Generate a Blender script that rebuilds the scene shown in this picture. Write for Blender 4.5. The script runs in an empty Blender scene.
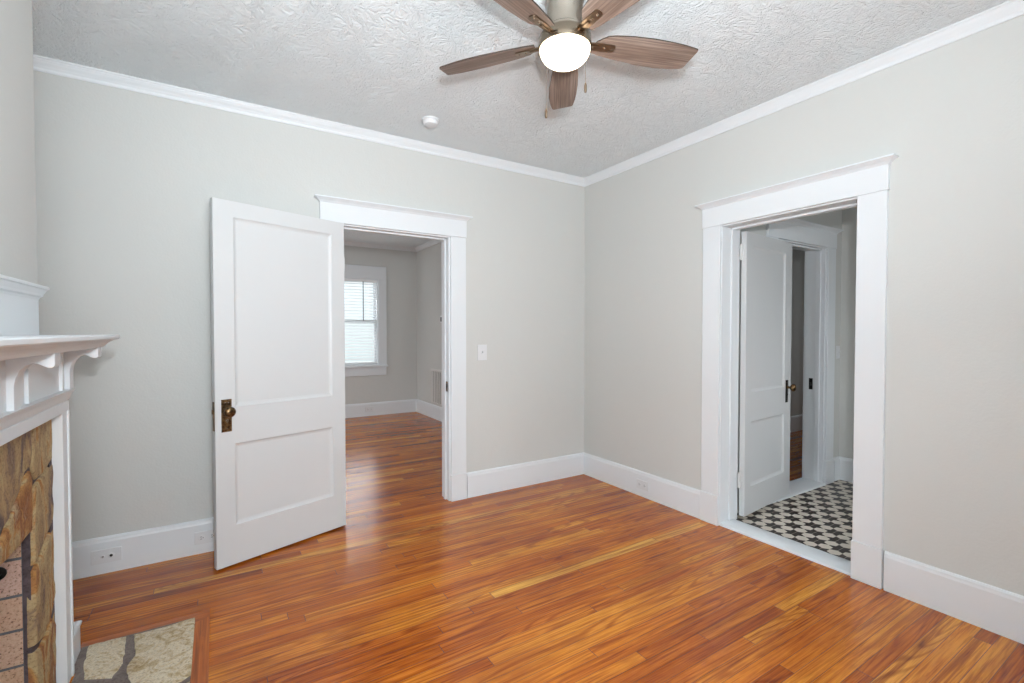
import bpy, math, random
from mathutils import Vector, Matrix

random.seed(7)
SC = bpy.context.scene
COL = SC.collection

# ------------------------------------------------------------------ camera
CAM = (-2.81014, -3.26726, 1.28)
YAW, PITCH, FOC = 0.558665, -0.0203663, 473.346
cd = bpy.data.cameras.new('camera')
cd.sensor_fit = 'HORIZONTAL'
cd.sensor_width = 36.0
cd.lens = FOC / 1024 * 36.0
cd.clip_start = 0.02
co = bpy.data.objects.new('camera', cd)
COL.objects.link(co)
co.location = CAM
co.rotation_euler = (math.pi / 2 + PITCH, 0, -YAW)
SC.camera = co

# ------------------------------------------------------------------ view + light
SC.view_settings.view_transform = 'Standard'
SC.view_settings.look = 'None'
SC.view_settings.gamma = 1.0
SC.view_settings.use_curve_mapping = False
SC.view_settings.exposure = -0.06

world = bpy.data.worlds.new('sky')
SC.world = world
world.use_nodes = True
wb = world.node_tree.nodes['Background']
# overcast sky: bright overhead, dimmer toward the horizon (houses, trees), dull ground below it
_tc = world.node_tree.nodes.new('ShaderNodeTexCoord')
_sx = world.node_tree.nodes.new('ShaderNodeSeparateXYZ')
_mr = world.node_tree.nodes.new('ShaderNodeMapRange')
_mr.inputs[1].default_value, _mr.inputs[2].default_value = -0.2, 0.4
_cr = world.node_tree.nodes.new('ShaderNodeValToRGB')
_e = _cr.color_ramp.elements
_e.new(0.5)
_e.new(0.5)
for _el, (_p, _c) in zip(_e, [(0.0, (0.05, 0.053, 0.05, 1)), (0.27, (0.12, 0.136, 0.14, 1)), (0.56, (0.155, 0.172, 0.18, 1)), (0.82, (0.93, 0.97, 1.0, 1))]):
    _el.position = _p
    _el.color = _c
_lk = world.node_tree.links.new
_lk(_tc.outputs['Generated'], _sx.inputs[0])
_lk(_sx.outputs[2], _mr.inputs[0])
_lk(_mr.outputs[0], _cr.inputs[0])
_lk(_cr.outputs[0], wb.inputs[0])
wb.inputs[1].default_value = 7.2


def area(name, loc, rot, sx, sy, power, color=(1, 1, 1)):
    d = bpy.data.lights.new(name, 'AREA')
    d.shape = 'RECTANGLE'
    d.size, d.size_y = sx, sy
    d.energy = power
    d.color = color
    o = bpy.data.objects.new(name, d)
    COL.objects.link(o)
    o.location = loc
    o.rotation_euler = rot
    return o


H90 = math.pi / 2
# added fill lamp in an unseen window opening behind the camera (facing +y)
area('front_fill', (-2.75, -4.70, 1.50), (H90 + 0.05, 0, 0), 0.9, 1.35, 32, (0.87, 0.945, 1.0))
# daylight through the side window of the next room (facing +x)
area('daylight_bedroom_window', (-3.95, 2.3, 1.45), (H90 + 0.75, 0, -H90), 1.2, 1.4, 27, (0.93, 0.96, 1.0))
# daylight through the bathroom's own window (facing +y)
area('daylight_bathroom_window', (1.05, -3.15, 1.6), (H90, 0, 0), 0.7, 0.9, 5, (0.97, 0.98, 1.0))
# added lamp before the closed end wall, brightens the hall (facing -x)
area('hall_fill', (5.1, -0.6, 1.4), (H90, 0, H90), 0.7, 1.6, 3.5, (0.97, 0.98, 1.0))
# the photographer's flash, aimed ahead
fl = bpy.data.lights.new('camera_flash', 'SPOT')
fl.energy = 215
fl.color = (0.90, 0.955, 1.0)
fl.spot_size = math.radians(125)
fl.spot_blend = 1.0
fl.shadow_soft_size = 0.045
flo = bpy.data.objects.new('camera_flash', fl)
COL.objects.link(flo)
flo.location = (-2.76, -3.33, 1.52)
flo.rotation_euler = (math.pi / 2 + 0.10, 0, -YAW + 0.0)
area('ceiling_fill', (-2.55, -3.55, 1.65), (math.pi - 0.34, 0, 0.05), 0.5, 0.5, 76, (0.89, 0.95, 0.99))  # added lamp aimed up to brighten ceiling and upper walls


# ------------------------------------------------------------------ helpers
def rgb(h):
    h = h.lstrip('#')
    c = [int(h[i:i + 2], 16) / 255 for i in (0, 2, 4)]
    return tuple((x / 12.92 if x <= 0.04045 else ((x + 0.055) / 1.055) ** 2.4) for x in c) + (1,)


class MB:
    def __init__(s, M=None):
        s.v, s.f, s.m = [], [], []
        s.M = M
        s.attr = {}

    def add(s, vs, fs, mi=0, M=None):
        b = len(s.v)
        for p in vs:
            p = Vector(p)
            if M is not None:
                p = M @ p
            if s.M is not None:
                p = s.M @ p
            s.v.append(tuple(p))
        for f in fs:
            s.f.append(tuple(b + i for i in f))
            s.m.append(mi)

    def box(s, x0, x1, y0, y1, z0, z1, mi=0, M=None):
        vs = [(x, y, z) for z in (z0, z1) for y in (y0, y1) for x in (x0, x1)]
        s.add(vs, [(0, 2, 3, 1), (4, 5, 7, 6), (0, 1, 5, 4), (2, 6, 7, 3), (0, 4, 6, 2), (1, 3, 7, 5)], mi, M)

    def prism(s, poly, a, b, axis='y', mi=0, M=None):
        def P(u, w, t):
            return {'x': (t, u, w), 'y': (u, t, w), 'z': (u, w, t)}[axis]
        n = len(poly)
        vs = [P(u, w, a) for u, w in poly] + [P(u, w, b) for u, w in poly]
        fs = [tuple(range(n)), tuple(range(2 * n - 1, n - 1, -1))]
        fs += [(i, i + n, (i + 1) % n + n, (i + 1) % n) for i in range(n)]
        s.add(vs, fs, mi, M)

    def loft(s, rings, mi=0, M=None, caps=True, close=True):
        n = len(rings[0])
        vs = [p for r in rings for p in r]
        fs = []
        for k in range(len(rings) - 1):
            for i in range(n if close else n - 1):
                j = (i + 1) % n
                fs.append((k * n + i, k * n + j, (k + 1) * n + j, (k + 1) * n + i))
        if caps:
            fs.append(tuple(range(n - 1, -1, -1)))
            fs.append(tuple(range((len(rings) - 1) * n, len(rings) * n)))
        s.add(vs, fs, mi, M)

    def lathe(s, prof, n=32, mi=0, M=None):
        rings = [[(r * math.cos(2 * math.pi * i / n), r * math.sin(2 * math.pi * i / n), z) for i in range(n)]
                 for r, z in prof]
        s.loft(rings, mi, M, caps=True)

    def tube(s, pts, r, n=8, mi=0, M=None):
        rings = []
        pts = [Vector(p) for p in pts]
        for k, p in enumerate(pts):
            t = (pts[min(k + 1, len(pts) - 1)] - pts[max(k - 1, 0)]).normalized()
            a = t.orthogonal().normalized()
            b = t.cross(a)
            if k and len(rings):
                # keep frame stable for near-straight runs
                a = (a0 - t * a0.dot(t)).normalized()
                b = t.cross(a)
            a0 = a
            rings.append([tuple(p + r * (math.cos(2 * math.pi * i / n) * a + math.sin(2 * math.pi * i / n) * b))
                          for i in range(n)])
        s.loft(rings, mi, M, caps=True)

    def build(s, name, mats, parent=None, bevel=0, smooth=False, seg=2, loc=None, fix=True):
        if not isinstance(mats, (list, tuple)):
            mats = [mats]
        me = bpy.data.meshes.new(name)
        base = Vector(loc) if loc is not None else Vector((0, 0, 0))
        me.from_pydata([tuple(Vector(p) - base) for p in s.v], [], s.f)
        for m in mats:
            me.materials.append(m)
        me.polygons.foreach_set('material_index', s.m)
        for k, vals in s.attr.items():
            a = me.attributes.new(k, 'FLOAT', 'FACE')
            a.data.foreach_set('value', vals)
        if fix:
            import bmesh
            bm = bmesh.new()
            bm.from_mesh(me)
            bmesh.ops.recalc_face_normals(bm, faces=bm.faces)
            bm.to_mesh(me)
            bm.free()
        if smooth:
            for p in me.polygons:
                p.use_smooth = True
            me.set_sharp_from_angle(angle=math.radians(38))
        o = bpy.data.objects.new(name, me)
        COL.objects.link(o)
        if bevel:
            b = o.modifiers.new('bevel', 'BEVEL')
            b.width = bevel
            b.segments = seg
            b.limit_method = 'ANGLE'
            b.angle_limit = math.radians(40)
            b.harden_normals = True
            for p in me.polygons:
                p.use_smooth = True
        if loc is not None:
            o.location = base
        if parent is not None:
            o.parent = parent
            o.matrix_parent_inverse = Matrix.Translation(-Vector(parent.location)) if parent.type != 'EMPTY' or True else Matrix()
        return o


def empty(name, loc=(0, 0, 0)):
    o = bpy.data.objects.new(name, None)
    o.empty_display_size = 0.1
    COL.objects.link(o)
    o.location = loc
    return o


def tag(o, label, cat, group=None, kind=None):
    o['label'] = label
    o['category'] = cat
    if group:
        o['group'] = group
    if kind:
        o['kind'] = kind
    return o


def struct(o, label, cat):
    return tag(o, label, cat, kind='structure')


def frame(origin, u, n):
    """local (u, v, z) -> world: u along a wall, v out of it."""
    u = Vector(u).normalized()
    n = Vector(n).normalized()
    M = Matrix.Identity(4)
    M.col[0][:3] = u
    M.col[1][:3] = n
    M.col[2][:3] = (0, 0, 1)
    M.translation = Vector(origin)
    return M


# ------------------------------------------------------------------ materials
def mat(name, base, rough=0.5, metal=0.0, spec=0.5):
    m = bpy.data.materials.new(name)
    m.use_nodes = True
    b = m.node_tree.nodes['Principled BSDF']
    b.inputs['Base Color'].default_value = base
    b.inputs['Roughness'].default_value = rough
    b.inputs['Metallic'].default_value = metal
    b.inputs['Specular IOR Level'].default_value = spec
    return m


class NT:
    def __init__(s, m):
        s.t = m.node_tree
        s.bsdf = s.t.nodes['Principled BSDF']

    def n(s, typ, **kw):
        o = s.t.nodes.new(typ)
        ins = kw.pop('ins', {})
        for k, v in kw.items():
            setattr(o, k, v)
        for k, v in ins.items():
            if hasattr(v, 'is_output'):
                s.t.links.new(v, o.inputs[k])
            else:
                o.inputs[k].default_value = v
        return o

    def math(s, op, a, b=0.0, c=0.0):
        return s.n('ShaderNodeMath', operation=op, ins={0: a, 1: b, 2: c}).outputs[0]

    def ramp(s, fac, stops):
        r = s.n('ShaderNodeValToRGB', ins={0: fac})
        e = r.color_ramp.elements
        while len(e) < len(stops):
            e.new(0.5)
        for el, (p, c) in zip(e, stops):
            el.position = p
            el.color = c
        return r.outputs[0]

    def coords(s, scale=(1, 1, 1), kind='Object', offset=None):
        tc = s.n('ShaderNodeTexCoord').outputs[kind]
        mp = s.n('ShaderNodeMapping', ins={'Vector': tc, 'Scale': scale})
        if offset is not None:
            s.t.links.new(offset, mp.inputs['Location'])
        return mp.outputs[0]

    def noise(s, vec, scale, detail=3, rough=0.5, dist=0.0):
        return s.n('ShaderNodeTexNoise', ins={'Vector': vec, 'Scale': scale, 'Detail': detail, 'Roughness': rough,
                                              'Distortion': dist}).outputs[0]

    def bump(s, h, strength, dist):
        b = s.n('ShaderNodeBump', ins={'Height': h, 'Strength': strength, 'Distance': dist})
        s.t.links.new(b.outputs[0], s.bsdf.inputs['Normal'])

    def mix(s, fac, a, b, blend='MIX'):
        m = s.n('ShaderNodeMix', data_type='RGBA', blend_type=blend)
        for k, v in ((0, fac), (6, a), (7, b)):
            if hasattr(v, 'is_output'):
                s.t.links.new(v, m.inputs[k])
            else:
                m.inputs[k].default_value = v
        return m.outputs[2]

    def color(s, c):
        s.t.links.new(c, s.bsdf.inputs['Base Color'])


WALL_C = rgb('#cccdca')
M_wall = mat('wall_paint', WALL_C, 0.7, spec=0.25)
t = NT(M_wall)
h = t.noise(t.coords((1, 1, 1)), 90, 3)
h2 = t.noise(t.coords((1, 1, 1)), 11, 2)
t.bump(t.math('ADD', h, t.math('MULTIPLY', h2, 2.0)), 0.18, 0.004)

M_trim = mat('white_trim_paint', rgb('#dfe3e6'), 0.38, spec=0.4)
M_door = mat('white_door_paint', rgb('#d0d2d3'), 0.36, spec=0.4)

M_ceil = mat('textured_ceiling_paint', rgb('#e8eff2'), 0.75, spec=0.3)
t = NT(M_ceil)
cv = t.coords((1, 1, 1))
wn = t.n('ShaderNodeTexNoise', ins={'Vector': cv, 'Scale': 5.0, 'Detail': 2.0})
warp = t.n('ShaderNodeVectorMath', operation='MULTIPLY_ADD',
           ins={0: wn.outputs['Color'], 1: (0.16, 0.16, 0.0), 2: cv}).outputs[0]
n1 = t.noise(warp, 27, 4, 0.6, 0.9)
n2 = t.noise(warp, 85, 3, 0.6, 0.6)
ridge = t.math('ABSOLUTE', t.math('SUBTRACT', n1, 0.5))
ridge = t.math('SUBTRACT', 0.25, ridge)
hh = t.math('ADD', t.math('MULTIPLY', ridge, 1.6), t.math('MULTIPLY', n2, 0.5))
t.bump(hh, 1.0, 0.013)


def wood_floor(name):
    m = mat(name, rgb('#b5672f'), 0.26, spec=0.45)
    t = NT(m)
    tone = t.n('ShaderNodeAttribute', attribute_name='tone').outputs['Fac']
    seed = t.n('ShaderNodeAttribute', attribute_name='seed').outputs['Fac']
    off = t.n('ShaderNodeCombineXYZ', ins={0: t.math('MULTIPLY', seed, 37.0), 1: t.math('MULTIPLY', seed, 91.0),
                                           2: t.math('MULTIPLY', seed, 13.0)}).outputs[0]
    base = t.ramp(tone, [(0.0, rgb('#944a12')), (0.25, rgb('#bd6718')), (0.52, rgb('#d47e22')),
                         (0.8, rgb('#e29731')), (1.0, rgb('#ecb24d'))])
    cv = t.coords((1.3, 44, 1), offset=off)
    g = t.noise(cv, 1.0, 5, 0.62, 1.6)
    cv2 = t.coords((5, 160, 1), offset=off)
    f = t.noise(cv2, 1.0, 3, 0.6, 0.2)
    gr = t.ramp(g, [(0.30, rgb('#9a6a4c')), (0.45, rgb('#e2cdbd')), (0.60, rgb('#ffffff')), (0.75, rgb('#ecdccd'))])
    fr = t.ramp(f, [(0.30, rgb('#b99f8e')), (0.52, rgb('#ffffff'))])
    c = t.mix(0.8, base, gr, 'MULTIPLY')
    c = t.mix(0.7, c, fr, 'MULTIPLY')
    # occasional dark streak along the grain
    cv3 = t.coords((0.9, 55, 1), offset=off)
    st = t.noise(cv3, 1.0, 2, 0.5, 0.6)
    sr = t.ramp(st, [(0.57, rgb('#ffffff')), (0.72, rgb('#9a6038'))])
    c = t.mix(0.65, c, sr, 'MULTIPLY')
    # cathedral figure: contour lines of a stretched noise field
    cat = t.noise(t.coords((0.8, 9, 1), offset=off), 1.0, 1, 0.4, 0.4)
    cat = t.math('SINE', t.math('MULTIPLY', cat, 85.0))
    cr_ = t.ramp(t.math('MULTIPLY_ADD', cat, 0.5, 0.5), [(0.0, rgb('#a8754c')), (0.45, rgb('#ffffff'))])
    c = t.mix(t.math('MULTIPLY', t.ramp(seed, [(0.35, (0, 0, 0, 1)), (0.6, (1, 1, 1, 1))]), 0.55), c, cr_, 'MULTIPLY')
    # worn and darker patches
    pt = t.noise(t.coords((0.9, 1.6, 1)), 1.7, 4, 0.6, 0.5)
    c = t.mix(0.55, c, t.ramp(pt, [(0.34, rgb('#c09678')), (0.56, rgb('#ffffff'))]), 'MULTIPLY')
    t.color(c)
    wav = t.noise(t.coords((1.0, 7, 1)), 2.2, 2)
    t.bump(t.math('ADD', t.math('MULTIPLY', wav, 1.0), t.math('MULTIPLY', f, 0.15)), 0.13, 0.01)
    rr = t.math('ADD', 0.15, t.math('MULTIPLY', g, 0.14))
    t.t.links.new(rr, t.bsdf.inputs['Roughness'])
    return m


M_floor = wood_floor('oiled_oak_boards')
M_gap = mat('dark_board_gap', rgb('#3a1d0e'), 0.8)
M_brass = mat('aged_brass', rgb('#6b5741'), 0.32, 1.0)
t = NT(M_brass)
t.color(t.ramp(t.noise(t.coords(), 60, 3), [(0.35, rgb('#4b3d30')), (0.6, rgb('#8d7250'))]))
M_blackmetal = mat('blackened_metal', rgb('#191715'), 0.45, 0.6)
M_nickel = mat('brushed_nickel', rgb('#a89f93'), 0.27, 1.0)
M_bronze = mat('warm_metal_bracket', rgb('#8d7a66'), 0.30, 1.0)
M_plate = mat('white_plastic_plate', rgb('#dadcde'), 0.4)
M_slot = mat('dark_slot', rgb('#2a2826'), 0.6)
M_hinge = mat('painted_hinge', rgb('#d8d8d6'), 0.4)
M_blind = mat('white_blind_slat', rgb('#f2f4f4'), 0.5)
M_glass = mat('window_glass', (1, 1, 1, 1), 0.02)
M_glass.node_tree.nodes['Principled BSDF'].inputs['Transmission Weight'].default_value = 1.0
M_glass.node_tree.nodes['Principled BSDF'].inputs['IOR'].default_value = 1.02
M_cord = mat('blind_wand_grey', rgb('#5d6363'), 0.5)
M_grille = mat('grey_vent_metal', rgb('#d4d3d0'), 0.5)
M_ventdark = mat('vent_shadow_backing', rgb('#85837f'), 0.8)
M_dark = mat('dark_paint', rgb('#55524c'), 0.7)

M_blade = mat('greyed_oak_blade', rgb('#8b7466'), 0.5)
t = NT(M_blade)
g = t.noise(t.coords((2.2, 115, 3)), 1.0, 5, 0.62, 0.5)
g2 = t.noise(t.coords((2.0, 14, 3)), 1.0, 3, 0.5, 1.2)
c = t.ramp(g, [(0.25, rgb('#56473f')), (0.45, rgb('#806e62')), (0.6, rgb('#9b8a7f')), (0.8, rgb('#b3a499'))])
c = t.mix(0.6, c, t.ramp(g2, [(0.35, rgb('#c4b2a8')), (0.6, rgb('#ffffff'))]), 'MULTIPLY')
t.color(c)
M_bladeedge = mat('dark_blade_edge', rgb('#33281f'), 0.5)

M_globe = bpy.data.materials.new('lit_opal_glass')
M_globe.use_nodes = True
b = M_globe.node_tree.nodes['Principled BSDF']
b.inputs['Base Color'].default_value = (0.95, 0.92, 0.85, 1)
b.inputs['Roughness'].default_value = 0.25
b.inputs['Emission Color'].default_value = (1.0, 0.87, 0.66, 1)
b.inputs['Emission Strength'].default_value = 4.5


def stone_mat(name, stops, scale, stretch=(1, 1, 1), bump=0.5):
    m = mat(name, rgb('#9a7a55'), 0.75, spec=0.3)
    t = NT(m)
    seed = t.n('ShaderNodeAttribute', attribute_name='seed').outputs['Fac']
    off = t.n('ShaderNodeCombineXYZ', ins={0: t.math('MULTIPLY', seed, 7.0), 1: t.math('MULTIPLY', seed, 17.0),
                                           2: t.math('MULTIPLY', seed, 11.0)}).outputs[0]
    cv = t.coords(stretch, offset=off)
    a = t.noise(cv, scale, 5, 0.6, 1.2)
    a = t.math('ADD', a, t.math('MULTIPLY', t.math('SUBTRACT', seed, 0.5), 0.42))
    c = t.ramp(a, stops)
    sp = t.noise(t.coords(), 120, 3, 0.7)
    c = t.mix(0.5, c, t.ramp(sp, [(0.35, rgb('#8d8078')), (0.5, rgb('#ffffff'))]), 'MULTIPLY')
    t.color(c)
    t.bump(t.math('ADD', t.noise(cv, scale * 2.5, 5, 0.65), t.math('MULTIPLY', sp, 0.3)), bump, 0.015)
    return m


M_stone = stone_mat('tan_and_ochre_fieldstone',
                    [(0.22, rgb('#4f4a52')), (0.34, rgb('#7d6a5e')), (0.44, rgb('#a88d68')), (0.53, rgb('#b8a47c')), (0.60, rgb('#b3844e')),
                     (0.68, rgb('#8f5c3a')), (0.80, rgb('#b9a787'))], 6.0, (1, 1.7, 0.6))
M_mortar = stone_mat('grey_brown_mortar', [(0.3, rgb('#40373a')), (0.6, rgb('#62565a'))], 9)
M_hearthstone = stone_mat('pale_hearth_stone',
                          [(0.3, rgb('#ac9268')), (0.43, rgb('#cdb896')), (0.55, rgb('#e2d6bf')), (0.68, rgb('#d4bf9c')), (0.8, rgb('#b58f5c'))],
                          16, (1, 1, 1), 0.7)
M_hearthmortar = stone_mat('grey_hearth_mortar', [(0.3, rgb('#6d615d')), (0.6, rgb('#857973'))], 12)
M_brick = mat('speckled_firebrick', rgb('#c49d86'), 0.8, spec=0.2)
t = NT(M_brick)
seed = t.n('ShaderNodeAttribute', attribute_name='seed').outputs['Fac']
bc = t.ramp(seed, [(0.0, rgb('#d0aea4')), (0.5, rgb('#d2b294')), (1.0, rgb('#d8bab0'))])
sp = t.noise(t.coords(), 130, 3, 0.7)
bc = t.mix(0.9, bc, t.ramp(sp, [(0.34, rgb('#4e3a34')), (0.41, rgb('#eee4de')), (0.6, rgb('#ffffff'))]), 'MULTIPLY')
t.color(bc)
t.bump(sp, 0.5, 0.006)
M_jointgrey = mat('grey_brick_joint', rgb('#66686c'), 0.85)
M_soot = mat('sooty_firebox', rgb('#3a3330'), 0.9)

M_tileblack = mat('black_star_tile', rgb('#362e2b'), 0.4)
M_tilewhite = mat('cream_hexagon_tile', rgb('#d6cdbf'), 0.35)
M_grout = mat('tile_grout', rgb('#bdb3a5'), 0.8)

# ------------------------------------------------------------------ dimensions
CZ = 2.636           # ceiling
XL, YF = -3.85, -4.60  # left wall, wall behind the camera
TA, TB = 0.13, 0.18    # wall thicknesses (back, right)
YR2 = 3.984            # far wall of the next room
XR2 = -0.08            # its right wall
A0, A1, AH = -2.115, -1.309, 2.005   # rough opening in the back wall
B0, B1, BH = -1.346, -2.150, 1.985   # rough opening in the right wall (y)
YB = -1.30             # bathroom north wall
XB = 1.77              # bathroom far wall
D0, D1, DH = 0.74, 1.51, 1.99        # opening in bathroom north wall (x)
HT = 2.72              # wall top


# ------------------------------------------------------------------ floors
def planks(name, regions, y_start, label, sub):
    mb = MB()
    tone, seed = [], []
    W = 0.0572
    for (x0, x1, y0, y1) in regions:
        k0 = int(math.floor((y0 - y_start) / W))
        k1 = int(math.ceil((y1 - y_start) / W))
        for k in range(k0, k1):
            rr = random.Random(k * 7919 + 13)
            ya, yb = max(y0, y_start + k * W), min(y1, y_start + (k + 1) * W)
            if yb - ya < 0.002:
                continue
            x = x0 - rr.uniform(0, 1.2)
            while x < x1:
                L = rr.choice([rr.uniform(0.35, 0.9), rr.uniform(0.8, 1.9), rr.uniform(1.2, 2.4)])
                a, b = max(x, x0), min(x + L, x1)
                if b - a > 0.004:
                    g = 0.0009
                    z = 0.0
                    ge = 0.0013
                    mb.add([(a + ge, ya + g, z), (b - ge, ya + g, z), (b - ge, yb - g, z), (a + ge, yb - g, z)],
                           [(0, 1, 2, 3)])
                    tv = rr.gauss(0.5, 0.19)
                    if rr.random() < 0.04:
                        tv -= 0.25
                    if rr.random() < 0.07:
                        tv += 0.22
                    tone.append(min(1, max(0.12, tv)))
                    seed.append(rr.random())
                x += L
        # dark sub-floor seen through the gaps
        mb.add([(x0, y0, -0.0015), (x1, y0, -0.0015), (x1, y1, -0.0015), (x0, y1, -0.0015)], [(0, 1, 2, 3)], 1)
        tone.append(0)
        seed.append(0)
        mb.box(x0, x1, y0, y1, -0.06, -0.01, 1)
        tone += [0] * 6
        seed += [0] * 6
    mb.attr = {'tone': tone, 'seed': seed}
    o = mb.build(name, [M_floor, M_gap], fix=False)
    struct(o, label, 'floor')
    return o


planks('floor', [(XL, 0.0, YF, YR2)], 0.0, 'glossy orange-brown narrow oak board floor running through both rooms', None)
planks('floor_hall', [(TB - 0.02, 5.2, -1.135, -0.02)], 0.01, 'dark red-brown board floor beyond the inner bathroom doorway', None)

# bathroom star-and-hexagon mosaic
mb = MB()
dT = 0.132
px0, py0 = 0.294, -1.688
R = dT / 2
rh = R / math.sqrt(3) - 0.0012
e1 = Vector((0, dT))
e2 = Vector((dT * math.sqrt(3) / 2, dT / 2))
inner = R / math.sqrt(3)
XA, XE, YS, YN = 0.155, XB, -3.2, YB + 0.0
mb.add([(XA, YS, 0), (XE, YS, 0), (XE, YN + 0.2, 0), (XA, YN + 0.2, 0)], [(0, 1, 2, 3)], 2)
mb.box(XA, XE, YS, YN + 0.2, -0.06, -0.003, 2)
for i in range(-30, 31):
    for j in range(-30, 31):
        c = Vector((px0, py0)) + e1 * i + e2 * j
        if XA - .04 < c.x < XE + .05 and YS < c.y < YN + .06:
            for sg in (1, -1):                       # each star is two halves with a joint between
                pts = [(c.x + (R - 0.004 if k % 2 else inner - 0.0022) * math.cos(math.pi / 6 * k),
                        c.y + sg * (0.0013 + (R - 0.004 if k % 2 else inner - 0.0022) * math.sin(math.pi / 6 * k)), 0.0015)
                       for k in range(7)]
                pts.append((c.x, c.y + sg * 0.0013, 0.0015))
                mb.add(pts, [(7, k, k + 1) for k in range(6)], 0)
        for q in (c + Vector((dT / math.sqrt(3), 0)), c - Vector((dT / math.sqrt(3), 0))):
            if XA - .03 < q.x < XE + .03 and YS < q.y < YN + .06:
                mb.add([(q.x + rh * math.cos(math.pi / 3 * k), q.y + rh * math.sin(math.pi / 3 * k), 0.0016 if q.x > c.x else 0.0012)
                        for k in range(6)], [tuple(range(6))], 1)
o = mb.build('floor_bathroom', [M_tileblack, M_tilewhite, M_grout], fix=False)
struct(o, 'bathroom floor of black star and cream hexagon mosaic tiles', 'floor')

# ------------------------------------------------------------------ ceilings
mb = MB(); mb.box(XL - .2, TB - 0.05, YF - .2, 0.06, CZ, CZ + 0.08)
struct(mb.build('ceiling', M_ceil), 'white ceiling with swirled brush texture', 'ceiling')
mb = MB(); mb.box(-4.2, XR2 + .2, 0.06, YR2 + .2, CZ - 0.022, CZ + 0.08)
struct(mb.build('ceiling_bedroom', M_ceil), 'grey-looking ceiling of the room past the open door', 'ceiling')
mb = MB(); mb.box(TB - 0.05, 5.4, -3.4, -0.02, CZ - 0.02, CZ + 0.08)
struct(mb.build('ceiling_bathroom', M_ceil), 'shadowed ceiling over the bathroom and hall', 'ceiling')

# ------------------------------------------------------------------ walls
mb = MB()
mb.box(XL - .15, A0, 0, TA, -0.05, HT)
mb.box(A1, 0.0 + TB, 0, TA, -0.05, HT)
mb.box(A0, A1, 0, TA, AH, HT)
struct(mb.build('wall_back', M_wall), 'light greige wall with the left doorway and open white door', 'wall')
mb = MB()
mb.box(0, TB, B0, 0, -0.05, HT)
mb.box(0, TB, YF - .15, B1, -0.05, HT)
mb.box(0, TB, B1, B0, BH, HT)
struct(mb.build('wall_right', M_wall), 'light greige wall with the bathroom doorway', 'wall')
mb = MB(); mb.box(XL - .15, XL, YF - .15, 0, -0.05, HT)
struct(mb.build('wall_left', M_wall), 'greige wall behind the chimney breast', 'wall')
mb = MB()
wins = [(-3.2, -2.3)]  # unseen opening, added to let light into the room
xs = [XL] + [v for w in wins for v in w] + [0.0]
for a, b in zip(xs[0::2], xs[1::2]):
    mb.box(a, b, YF - .15, YF, -0.05, HT)
for a, b in wins:
    mb.box(a, b, YF - .15, YF, -0.05, 0.8)
    mb.box(a, b, YF - .15, YF, 2.2, HT)
struct(mb.build('wall_front', M_wall), 'greige wall with an added window opening behind the viewpoint', 'wall')
# chimney breast with the firebox hole
CX, CY0, CY1 = -3.362, -2.109, -0.874
mb = MB()
mb.box(XL, CX, -1.1824, CY1, 0, CZ)
mb.box(XL, CX, CY0, -1.80, 0, CZ)
mb.box(XL, CX, -1.80, -1.1824, 0.662, CZ)
struct(mb.build('wall_chimney', M_wall), 'greige chimney breast above the white mantel', 'wall')

# next room shell
mb = MB()
W0, W1, WZ0, WZ1 = -1.62, -0.69, 0.77, 2.09
mb.box(-4.15, W0, YR2, YR2 + .15, -0.05, HT)
mb.box(W1, XR2 + .14, YR2, YR2 + .15, -0.05, HT)
mb.box(W0, W1, YR2, YR2 + .15, -0.05, WZ0)
mb.box(W0, W1, YR2, YR2 + .15, WZ1, HT)
struct(mb.build('wall_bedroom_far', M_wall), 'greige wall with the window seen through the left doorway', 'wall')
mb = MB(); mb.box(XR2, XR2 + .14, TA, YR2, -0.05, HT)
struct(mb.build('wall_bedroom_right', M_wall), 'greige wall with the vent seen through the left doorway', 'wall')
mb = MB()
mb.box(-4.15, -4.0, TA, 1.6, -0.05, HT); mb.box(-4.15, -4.0, 3.0, YR2, -0.05, HT)
mb.box(-4.15, -4.0, 1.6, 3.0, -0.05, 0.7); mb.box(-4.15, -4.0, 1.6, 3.0, 2.2, HT)
mb.box(-4.15, XL - .15, 0.0, TA, -0.05, HT)
struct(mb.build('wall_bedroom_left', M_wall), 'greige left wall of the room past the open door', 'wall')
# bathroom + hall shell
mb = MB()
mb.box(TB, D0, YB, YB + .15, -0.05, HT)
mb.box(D1, XB + .12, YB, YB + .15, -0.05, HT)
mb.box(D0, D1, YB, YB + .15, DH, HT)
struct(mb.build('wall_bathroom_back', M_wall), 'greige bathroom wall with the inner doorway', 'wall')
mb = MB(); mb.box(XB, XB + .12, -3.35, YB, -0.05, HT)
struct(mb.build('wall_bathroom_far', M_wall), 'strip of greige bathroom wall at the right of the doorway', 'wall')
mb = MB()
mb.box(TB, 0.7, -3.35, -3.2, -0.05, HT); mb.box(1.4, XB, -3.35, -3.2, -0.05, HT)
mb.box(0.7, 1.4, -3.35, -3.2, -0.05, 1.15); mb.box(0.7, 1.4, -3.35, -3.2, 2.05, HT)
struct(mb.build('wall_bathroom_front', M_wall), 'greige bathroom wall out of sight of the doorway', 'wall')
mb = MB(); mb.box(TB, 5.2, -0.04, 0.10, -0.05, HT)
struct(mb.build('wall_hall_back', M_wall), 'dark grey hall wall glimpsed past the open bathroom door', 'wall')
mb = MB(); mb.box(5.2, 5.35, -1.35, 0.10, -0.05, HT); mb.box(XB + .12, 5.2, YB, YB + .15, -0.05, HT)
struct(mb.build('wall_hall_end', M_wall), 'dark end walls of the hall', 'wall')


# ------------------------------------------------------------------ baseboards and crown
def base_prof(t=0.018, h=0.192):
    return [(0, 0), (t, 0), (t, h - 0.026), (t - 0.003, h - 0.016), (t - 0.004, h - 0.008), (t - 0.010, h), (0, h)]


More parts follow.
